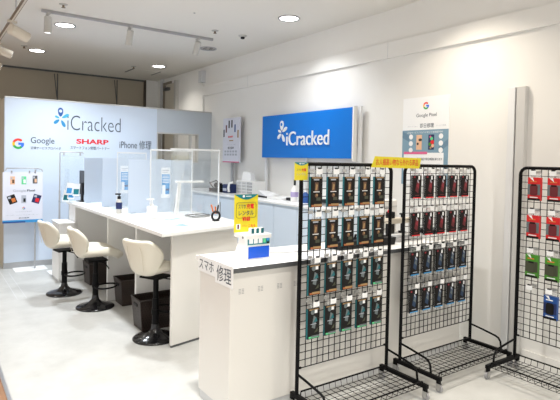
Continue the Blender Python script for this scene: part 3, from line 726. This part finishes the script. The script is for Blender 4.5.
# ------------------------------------------------------------------ front counter
FX = 1.512; FY = 2.65; FT = .945
t = thing('front_counter', 'white front counter with dark edged top, left of the grid racks', 'counter', (0, 0, 0))
MB().box(FX, 3.80, FY, 3.06, .055, FT-.03, M_counter).build('body', t, bevel=.003)
MB().box(FX+.005, 3.79, FY+.012, 3.04, 0, .055, M_lgray).build('plinth', t)
b = MB(); b.box(FX-.006, 3.81, FY-.035, 3.12, FT-.03, FT, M_top, face={'-y': M_edge}); b.build('countertop', t)
for x in (1.59, 1.73, 1.877, 2.01):
    b = MB()
    for c in (-.011, .011):
        for r in range(4): b.box(x+c-.008, x+c+.008, FY-.001, FY, .775+.009*r, .779+.009*r, M_gray)
    b.build('vent', t)
for y0, y1, z0, z1, bd, l in ((2.83, 3.075, .853, .957, 'スマホ', 'white paper lettered in katakana, taped to the counter end'), (2.605, 2.83, .822, .957, '修理', 'white paper lettered with two kanji, at the counter corner')):
    t = thing('paper_sign', l, 'paper sign', (FX-.0065, y1, 0), -PI/2, 'paper signs taped to the end of the front counter')
    w = y1-y0
    MB().box(0, w, -.002, -.0003, z0, z1, M_paper).build('sheet', t)
    MB().text(bd, .02, w-.02, z0+.018, z1-.018, M_gtext, -.003, bold=.004).build('lettering', t)
# rental charger station
def rental_sign(mb, w, h, txt=True):
    mb.box(0, w, 0, .004, 0, h, M_yel)
def rental_art(b, w, h):
    pts = [(0, h)]+[(w*(k/10), h-.14*h*math.sin(PI*k/10)-.0) for k in range(11)]+[(w, h)]
    b.poly(list(reversed(pts))[:-1], M_teal, -.001)
    b.disc(w*.38, h*.93, .045*h, M_paper, -.002); b.rect(w*.5, w*.72, h*.92, h*.94, M_paper, -.002)
def rental_text(b, w, h):
    b.text('スマホ', w*.17, w*.50, h*.64, h*.75, M_gtext, -.002, bold=.008); b.text('充電', w*.52, w*.80, h*.63, h*.76, M_red, -.002, bold=.015)
    b.text('レンタル', w*.17, w*.80, h*.46, h*.60, M_gtext, -.002, bold=.01); b.text('¥165', w*.32, w*.68, h*.34, h*.44, M_red, -.002, bold=.04)
t = thing('charger_rental_station', 'white tabletop charger station with blue front panel on the front counter', 'charger station', (1.688, 2.775, FT))
b = MB()
A = [(0, 0), (.16, 0), (.09, .135), (0, .135)]
vs = [(0, y, z) for y, z in A]+[(.19, y, z) for y, z in A]
b.add(vs, [(3, 2, 1, 0), (4, 5, 6, 7)]+[(k, (k+1) % 4, 4+(k+1) % 4, 4+k) for k in range(4)], M_white); b.build('body', t, bevel=.003)
MB().box(-.006, .196, -.006, .15, .135, .165, M_white).build('shelf', t, bevel=.004)
MB().box(.018, .180, -.004, 0, .008, .085, M_bluep).build('blue_panel', t, bevel=.002)
b = MB(); b.box(.012, .182, -.004, 0, .098, .145, M_teal)
for k in range(3): b.rect(.02+.037*k, .05+.037*k, .106, .138, M_paper, -.005)
b.rect(.13, .15, .108, .136, M_lgreen, -.005); b.disc(.168, .13, .012, M_sky, -.005); b.rect(.158, .178, .1, .112, M_blackp, -.005)
b.build('picture_strip', t)
MB().cyl((-.008, .03, .145), (-.006, .03, .145), .008, M_edge, n=12).build('knob', t)
for k in range(3):
    u = tag(MB().box(0, .022, 0, .035, 0, .035, M_paper, face={'-y': M_tealb}).build('charger_pack', bevel=.003, loc=(1.746+.038*k, 2.805, FT+.1652)), ('small teal and white battery pack on the charger station, %s' % ('left', 'middle', 'right')[k]), 'battery pack', 'battery packs on the charger station')
t = thing('rental_sign', 'yellow rental sign with teal top standing behind the charger station', 'sign', (1.672, 2.905, FT+.1652))
MB().box(0, .185, 0, .004, .0, .255, M_yel).build('sheet', t)
b = MB(); W_ = .185; H_ = .255
b.poly([(W_, H_)]+[(W_*(1-k/12), H_-.035*math.sin(PI*k/12)-.001) for k in range(13)]+[(0, H_)], M_teal, -.001)
b.disc(.07, .242, .009, M_paper, -.002); b.rect(.088, .13, .239, .244, M_paper, -.002)
b.rect(.014, .046, .02, .056, M_paper, -.002); b.rect(.023, .036, .024, .052, M_blackp, -.003); b.rect(.026, .033, .032, .047, M_crim, -.004)
b.tube([(x, -.001, z) for x, z in rrect(.014, .170, .095, .20, .02)], .0012, M_olive, 4, closed=True)
b.build('artwork', t)
b = MB()
b.text('スマホ', .028, .088, .158, .188, M_gtext, -.003, bold=.012); b.text('充電', .092, .152, .156, .192, M_red, -.003, bold=.025)
b.text('レンタル', .032, .150, .112, .146, M_gtext, -.003, bold=.02); b.text('¥165', .060, .122, .074, .104, M_red, -.003, bold=.06)
b.text('お申込み', .06, .10, .036, .046, M_red, -.003); b.text('こちら', .11, .165, .03, .050, M_red, -.003, bold=.02)
b.build('lettering', t)
sheet(1.58, 2.72, FT, .13, .2, .1, 'white printed sheet lying on the front counter left of the charger station', [(.15, .8, .2, .26, M_ltext), (.15, .8, .4, .46, M_ltext), (.15, .6, .6, .66, M_ltext)], 'counter_sheet', 'paper')
tag(MB().tube([(1.93, 2.92, FT+.006), (2.05, 2.86, FT+.006), (2.2, 2.84, FT+.006), (2.4, 2.8, FT+.006), (2.6, 2.86, FT+.006)], .003, M_gray).build('charging_cable'), 'thin grey cable trailing over the front counter from the charger station', 'cable')
# black trays and press machine on the front counter
for x, w, l in ((2.47, .24, 'black tool tray on the front counter, left of two, behind the packs'), (2.76, .30, 'black tool tray on the front counter, right of two, behind the packs')):
    t = thing('tool_tray', l, 'tool tray', (x, 2.74, FT), 0, 'black tool trays behind the left grid rack')
    MB().prism([(.0, 0), (w, 0), (w+.015, .06), (-.015, .06)], 0, .16, M_blackp).build('tray', t, bevel=.006)
    for k in range(5): MB().cyl((.03+.045*k, .05+.02*(k % 3), .05), (.035+.045*k, .06, .10+.02*(k % 2)), .009, (M_blackp, M_gray, M_blackp, M_olive, M_blackp)[k], n=8).build('tool', t)
t = thing('press_machine', 'grey and white clamp press on the counter between the two racks', 'press machine', (3.28, 2.92, FT))
MB().prismz(rrect(-.14, .2, -.12, .12, .03), 0, .03, M_gray).build('base', t, bevel=.004)
MB().prismz(rrect(-.10, .16, -.09, .09, .04), .03, .055, M_lgray).build('platen', t, bevel=.004)
MB().box(-.10, -.05, -.02, .04, .03, .24, M_blackp).build('column', t, bevel=.004)
MB().box(-.12, .14, -.03, .04, .14, .185, M_cream).build('arm', t, bevel=.004)
b = MB(); b.cyl((.06, 0, .07), (.06, 0, .21), .012, M_blackp, n=12); b.cyl((.06, 0, .21), (.06, 0, .222), .024, M_blackp, n=12); b.cyl((.06, 0, .055), (.06, 0, .07), .03, M_blackp, n=16); b.build('screw', t)
MB().cyl((-.14, -.03, .25), (-.14, -.045, .25), .014, M_red, n=12).build('red_knob', t)
t = thing('white_case', 'upright white machine casing against the wall behind the press', 'case', (3.22, 3.06, FT))
MB().box(.0, .22, .0, .055, .0, .33, M_white).build('body', t, bevel=.02, seg=3)
MB().box(.015, .205, -.003, 0, .26, .275, M_lgray).build('seam', t)
tag(MB().box(3.50, 3.76, 2.72, 2.98, FT, FT+.05, M_white).build('flat_white_case', bevel=.006), 'flat white case on the counter behind the middle rack', 'case')
tag(MB().box(3.50, 3.68, 2.73, 2.90, FT+.0505, FT+.09, M_blackp).build('black_case', bevel=.006), 'flat black case on top of the white case behind the middle rack', 'case')

# ------------------------------------------------------------------ grid racks
def rack(label, loc, rz, W, H=1.58):
    """grid plane along local x (0..W) at y=0, base reaches toward local -y"""
    t = thing('grid_display_rack', label, 'display rack', loc, rz, 'black wire grid racks on casters')
    r = .0125; R = .055
    path = [(0, 0, .10), (0, 0, H-R)]+[(R-R*math.cos(a), 0, H-R+R*math.sin(a)) for a in [PI/2*k/6 for k in range(1, 7)]]
    path += [(W-R+R*math.sin(a), 0, H-R+R*math.cos(a)) for a in [PI/2*k/6 for k in range(0, 7)]]+[(W, 0, .10)]
    MB().tube(path, r, M_black, 10).build('upright_frame', t)
    b = MB(); z0, z1 = .27, H-.01; x0, x1 = .014, W-.014
    nx = round((x1-x0)/.05); nz = round((z1-z0)/.05)
    def bar(x0, x1, y0, y1, z0, z1): b.box(x0, x1, y0, y1, z0, z1, M_black)
    q = .0021
    for k in range(nx+1):
        x = x0+(x1-x0)*k/nx; zt = z1
        if k in (0, nx): zt = z1-.03
        bar(x-q, x+q, -q, q, z0, zt)
    for k in range(nz+1):
        z = z0+(z1-z0)*k/nz; bar(x0-.01, x1+.01, -.005, -.0018, z-(q if k else .003), z+(q if k else .003))
    b.build('wire_grid', t)
    for s, x in ((0, 0), (1, W)):
        f = MB(); f.box(x-.015, x+.015, -.375, .055, .078, .106, M_black); f.build('foot', t, bevel=.004)
        MB().tube([(x, 0, .235), (x, -.10, .222), (x, -.235, .20), (x, -.262, .19), (x, -.28, .165), (x, -.288, .11)], .008, M_black, 8).build('side_brace', t)
        MB().cyl((x+(.012 if s == 0 else -.012), 0, .27), (x+(.03 if s == 0 else -.03), 0, .27), .008, M_black, n=10).build('bolt', t)
        for y in (.045, -.355):
            c = MB(); c.box(x-.012, x+.012, y-.012, y+.012, .05, .078, M_black)
            c.box(x-.014, x-.010, y-.02, y+.012, .022, .06, M_chrome); c.box(x+.010, x+.014, y-.02, y+.012, .022, .06, M_chrome)
            c = c.build('caster', t)
            w = MB(); w.cyl((x-.009, y-.008, .026), (x+.009, y-.008, .026), .026, M_rubber, n=20); w.cyl((x-.0125, y-.008, .026), (x+.0125, y-.008, .026), .012, M_chrome, n=12); w.build('wheel', c)
    # wire tray
    b = MB(); zr, zf = .125, .085; ya, yb = -.02, -.345
    for y in (ya, yb): b.tube([(.015, y, zr-.03), (.02, y, zr), (W-.02, y, zr), (W-.015, y, zr-.03)], .0055, M_black, 6)
    n = round(W/.05)
    for k in range(1, n):
        x = W*k/n; b.tube([(x, ya, zr), (x, ya-.008, zf), (x, yb+.008, zf), (x, yb, zr)], .0022, M_black, 5)
    for k in range(0, 7):
        y = ya-.012+(yb-ya+.024)*k/6; b.tube([(.01, y, zf-.003), (W-.01, y, zf-.003)], .0022, M_black, 5)
    b.build('wire_tray', t)
    return t
R1 = rack('black wire grid rack in front of the white counter, hung with black phone accessory packs', (1.95, 2.54, 0), 0, .822)
R2 = rack('black wire grid rack in the middle, hung with red and blue edged packs', (2.947, 2.565, 0), 0, .88)
R3 = rack('black wire grid rack cut by the right edge, hung with red, green and blue packs', (3.80, 2.147, 0), -PI/2, .88)

# hooks and packs (local: facing -y, hang origin at hook)
def hook(loc, rz, label, group):
    t = thing('display_hook', label, 'display hook', loc, rz, group)
    b = MB(); b.tube([(0, -.004, .0), (0, -.03, -.004), (0, -.075, -.002), (0, -.083, .012)], .0022, M_chrome, 6); b.box(-.018, .018, -.012, -.004, -.012, .008, M_chrome); b.build('wire', t)
    MB().box(-.012, .012, -.089, -.084, .008, .018, M_blackp).build('clip', t)
    MB().box(-.024, .024, -.0885, -.0875, -.024, .010, M_paper).build('price_tag', t)
    return t
def pack_black(loc, rz, label, group, v):
    t = thing('accessory_pack', label, 'accessory pack', loc, rz, group)
    W = .096; H = .192; D = .016; y0 = -.062
    MB().box(-W/2, W/2, y0, y0+D, -H-.03, -.03, M_packb, face={'-x': M_tealb}).build('box', t)
    MB().box(-.026, .026, y0+.008, y0+.010, -.031, .004, M_sleeve).build('hang_tab', t)
    b = MB(); z = -.03; y = y0-.0006
    if v == 0:
        b.rect(-.014, .014, z-.09, z-.035, M_brown, y); b.poly([(-.010, z-.085), (.004, z-.08), (.01, z-.05), (-.004, z-.045)], M_gold, y-.0004)
        b.rect(-.025, .025, z-.097, z-.092, M_paper, y); b.disc(.0, z-.118, .013, M_brown, y); b.disc(.004, z-.114, .007, M_gold, y-.0004)
        b.rect(.0, .034, z-.15, z-.13, M_olive, y)
    else:
        b.poly([(-.015, z-.12), (.012, z-.13), (.024, z-.06), (.0, z-.045)], M_pgray, y); b.poly([(-.005, z-.09), (.03, z-.085), (.02, z-.055)], M_tealb, y-.0004)
        b.disc(-.008, z-.022, .016, M_pgray, y); b.rect(-.025, .022, z-.1, z-.096, M_ltext, y-.0006)
        b.poly([(.005, z-.155), (.034, z-.15), (.034, z-.125)], M_olive, y)
    b.rect(-W/2+.010, W/2, z-H+.004, z-H+.016, M_lgreen if v == 2 else M_rust, y); b.rect(-.018, W/2, z-H+.008, z-H+.02, M_gold if v != 2 else M_pgray, y-.0004)
    b.rect(-W/2+.012, W/2-.01, z-.010, z-.002, M_gold, y)
    b.rect(.006, .028, z-.03, z-.008, M_paper, y-.0008) if v else b.rect(-.024, .02, z-.022, z-.013, M_ltext, y)
    b.build('front_print', t)
    return t
def pack_slim(loc, rz, label, group, c):
    t = thing('accessory_pack', label, 'accessory pack', loc, rz, group)
    W = .092; H = .172; D = .022; y0 = -.062
    MB().box(-W/2, W/2, y0, y0+D, -H-.03, -.03, M_packb, face={'-x': M_packb}).build('box', t)
    MB().box(-W/2-.004, W/2+.012, y0+.008, y0+.010, -H-.055, .004, M_sleeve).build('plastic_sleeve', t)
    b = MB(); z = -.03; y = y0-.0006; red = c == 'red'
    a = M_maroon if red else M_dblue
    b.poly([(-.022, z-.115), (.012, z-.135), (.026, z-.05), (-.004, z-.03)], a, y); b.poly([(-.01, z-.08), (.018, z-.1), (.012, z-.05)], M_crim if red else M_pgray, y-.0004)
    b.poly([(-.004, z-.03), (.012, z-.04), (.016, z-.06), (.0, z-.05)], M_ltext, y-.0005)
    b.rect(-W/2, W/2, z-H, z-H+.008, M_red if red else M_sky, y)
    b.rect(-.024, .024, z-.152, z-.146, M_maroon if red else M_ltext, y)
    b.rect(-W/2+.004, -W/2+.022, z-.018, z-.006, M_crim, y)
    b.rect(.008, .026, z-.032, z-.004, M_paper, y-.0008)
    b.build('front_print', t)
    return t
def pack_bright(loc, rz, label, group, c):
    t = thing('accessory_pack', label, 'accessory pack', loc, rz, group)
    W = .095; H = .172; D = .03; y0 = -.064
    main = {'red': M_pred, 'green': M_green, 'blue': M_pblue}[c]
    MB().box(-W/2, W/2, y0, y0+D, -H-.03, -.03, main, face={'-z': M_packb}).build('box', t)
    MB().box(-W/2, W/2, y0+.010, y0+.012, -.031, .006, M_sleeve).build('hang_tab', t)
    b = MB(); z = -.03; y = y0-.0006
    b.rect(-W/2, W/2, z-.13, z-.05, {'red': M_pgray, 'green': M_olive, 'blue': M_navy}[c], y)
    b.prism([(p, q) for p, q in rrect(-.028, .028, z-.135, z-.055, .014)], y-.004, y-.0004, {'red': M_maroon, 'green': M_olive, 'blue': M_packb}[c])
    b.rect(-.02, .02, z-.062, z-.05, M_packb, y-.005)
    b.rect(-W/2, W/2, z-H, z-H+.016, M_packb, y); b.rect(-.03, .03, z-.152, z-.145, M_paper, y-.0004)
    b.rect(-.03, .02, z-.034, z-.026, M_paper if c == 'blue' else M_orange, y-.0004)
    b.poly([(-.035, z-.002), (.0, z-.03), (-.01, z+.0)], M_paper, y-.001)
    b.build('front_print', t)
    return t
ordn = ('first', 'second', 'third', 'fourth', 'fifth')
rows = ('top', 'second', 'third', 'bottom')
firsts = {}
def place(kind, maker, args, loc, rz, label, group):
    if kind not in firsts: firsts[kind] = maker(loc, rz, label, group, *args)
    else: dup(firsts[kind], loc, label, rz, group)
hook0 = None
def place_hook(loc, rz, label, group):
    global hook0
    if hook0 is None: hook0 = hook(loc, rz, label, group)
    else: dup(hook0, loc, label, rz, group)
zr1 = (1.53, 1.262, .972, .693)
for r in range(4):
    for c in range(5):
        x = 2.022+.1405*c; z = zr1[r]; v = 0 if r < 2 else (2 if (r == 3 or c == 4) else 1)
        if r == 3 and c < 1: v = 2
        look = ('gold picture', 'grey picture', 'green base stripe')[v]
        place(('b', v), pack_black, (v,), (x, 2.535, z), 0, 'black pack, %s, %s from left, %s row of left rack' % (look, ordn[c], rows[r]), 'black accessory packs on the left grid rack')
        place_hook((x, 2.535, z+.012), 0, 'wire hook with white tag, %s from left, %s row of left rack' % (ordn[c], rows[r]), 'hooks on the left grid rack')
zr2 = (1.538, 1.256, .96, .678)
for r in range(4):
    for c in range(5):
        x = 3.012+.1475*c; z = zr2[r]; k = 'red' if r < 2 else 'blue'
        place(('s', k), pack_slim, (k,), (x, 2.56, z), 0, 'slim black pack, %s artwork, %s from left, %s row of middle rack' % (k, ordn[c], rows[r]), 'slim packs on the middle grid rack')
        place_hook((x, 2.56, z+.012), 0, 'wire hook with white tag, %s from left, %s row of middle rack' % (ordn[c], rows[r]), 'hooks on the middle grid rack')
zr3 = (1.54, 1.255, .96, .68)
for r, k in enumerate(('red', 'red', 'green', 'blue')):
    for c in range(4):
        y = 2.0-.148*c; z = zr3[r]
        if c > 1: continue
        if not (r == 3 and c == 0):
            place(('p', k), pack_bright, (k,), (3.795, y, z), -PI/2, '%s pack with dark picture, %s from left, %s row of right rack' % (k, ordn[c], rows[r]), 'bright packs on the right grid rack')
        place_hook((3.795, y, z+.012), -PI/2, ('empty wire hook with white tag, left in the bottom row of the right rack' if r == 3 and c == 0 else 'wire hook with white tag, %s from left, %s row of right rack' % (ordn[c], rows[r])), 'hooks on the right grid rack')

# yellow banner bridging the racks, small flyer on the left rack
t = thing('yellow_banner', 'yellow paper banner with red lettering bridging the tops of the two racks', 'banner', (2.54, 2.515, .002))
MB().prism([(0.0, 1.562), (.51, 1.556), (.525, 1.635), (.035, 1.64)], -.002, 0, M_yel).build('sheet', t)
MB().text('お人様高い物なら外れる商品', .045, .49, 1.577, 1.625, M_red, -.003, bold=.008).build('lettering', t)
t = thing('rental_flyer', 'small yellow rental flyer with teal top at the left corner of the left rack', 'flyer', (1.878, 2.518, 0))
MB().box(0, .105, -.003, 0, 1.478, 1.59, M_yel).build('sheet', t)
b = MB(); w = .105; z0 = 1.478; h = .112
b.poly([(w, 1.59)]+[(w*(1-k/10), 1.59-.016*math.sin(PI*k/10)-.004) for k in range(11)]+[(0, 1.59)], M_teal, -.004); b.disc(.04, 1.581, .005, M_paper, -.005); b.rect(.05, .075, 1.579, 1.583, M_paper, -.005)
b.build('artwork', t)
b = MB(); b.text('スマホ', .015, .05, 1.535, 1.55, M_gtext, -.004); b.text('充電', .053, .09, 1.533, 1.553, M_red, -.004, bold=.02); b.text('レンタル', .018, .088, 1.508, 1.526, M_ltext, -.004)
b.build('lettering', t)

# ------------------------------------------------------------------ measured positions corrected by small offsets
SHIFT = {(.04, .045): ('bar_stool', 'wicker_basket', 'phone_poster_stand', 'sheet_stand', 'side_box'),
         (.018, .02): ('service_counter', 'frosted_divider', 'notice_sheet', 'framed_screen', 'pump_bottle', 'sanitizer_bottle', 'print_sheet', 'desk_lamp', 'tool_holder', 'accessory_tray', 'looped_cable', 'monitor', 'leaflet_rack', 'card_box', 'carton',
                       'charger_rental_station', 'charger_pack', 'rental_sign', 'counter_sheet', 'charging_cable', 'tool_tray', 'press_machine', 'white_case', 'flat_white_case', 'black_case'),
         (.015, .017): ('low_cabinet', 'worktop', 'drawer_organizer', 'card_display', 'headphone_stack', 'label_printer', 'handset', 'paper_stack', 'flat_scanner', 'spray_bottle', 'squeeze_bottle', 'work_tray')}
for (dx, dy), names in SHIFT.items():
    for o in S.objects:
        if o.parent is None and o.name.split('.')[0] in names:
            if o.name.startswith('phone_poster_stand') and o.location.x > 3: continue
            if o.name == 'worktop': dx = 0
            o.location.x += dx; o.location.y += dy
# ------------------------------------------------------------------ camera and world
Rm = [[.8184, -.0011, .5747], [-.5743, .0340, .8179], [.0205, .9994, -.0271]]
cam = bpy.data.cameras.new('camera'); cam.sensor_width = 36; cam.lens = 36*505.6/560; cam.shift_y = -26/560; cam.clip_start = .05
co = bpy.data.objects.new('camera', cam); COL.objects.link(co)
M3 = Matrix([[r[0], r[1], -r[2]] for r in Rm])
co.matrix_world = Matrix.Translation((0, 0, 1.6)) @ M3.to_4x4()
S.camera = co
w = bpy.data.worlds.new('world'); S.world = w; w.use_nodes = True
w.node_tree.nodes['Background'].inputs['Color'].default_value = (1, .985, .96, 1); w.node_tree.nodes['Background'].inputs['Strength'].default_value = 1.1
S.view_settings.view_transform = 'Standard'; S.view_settings.look = 'None'; S.view_settings.gamma = 1; S.view_settings.exposure = 0.08
S.view_settings.use_curve_mapping = False
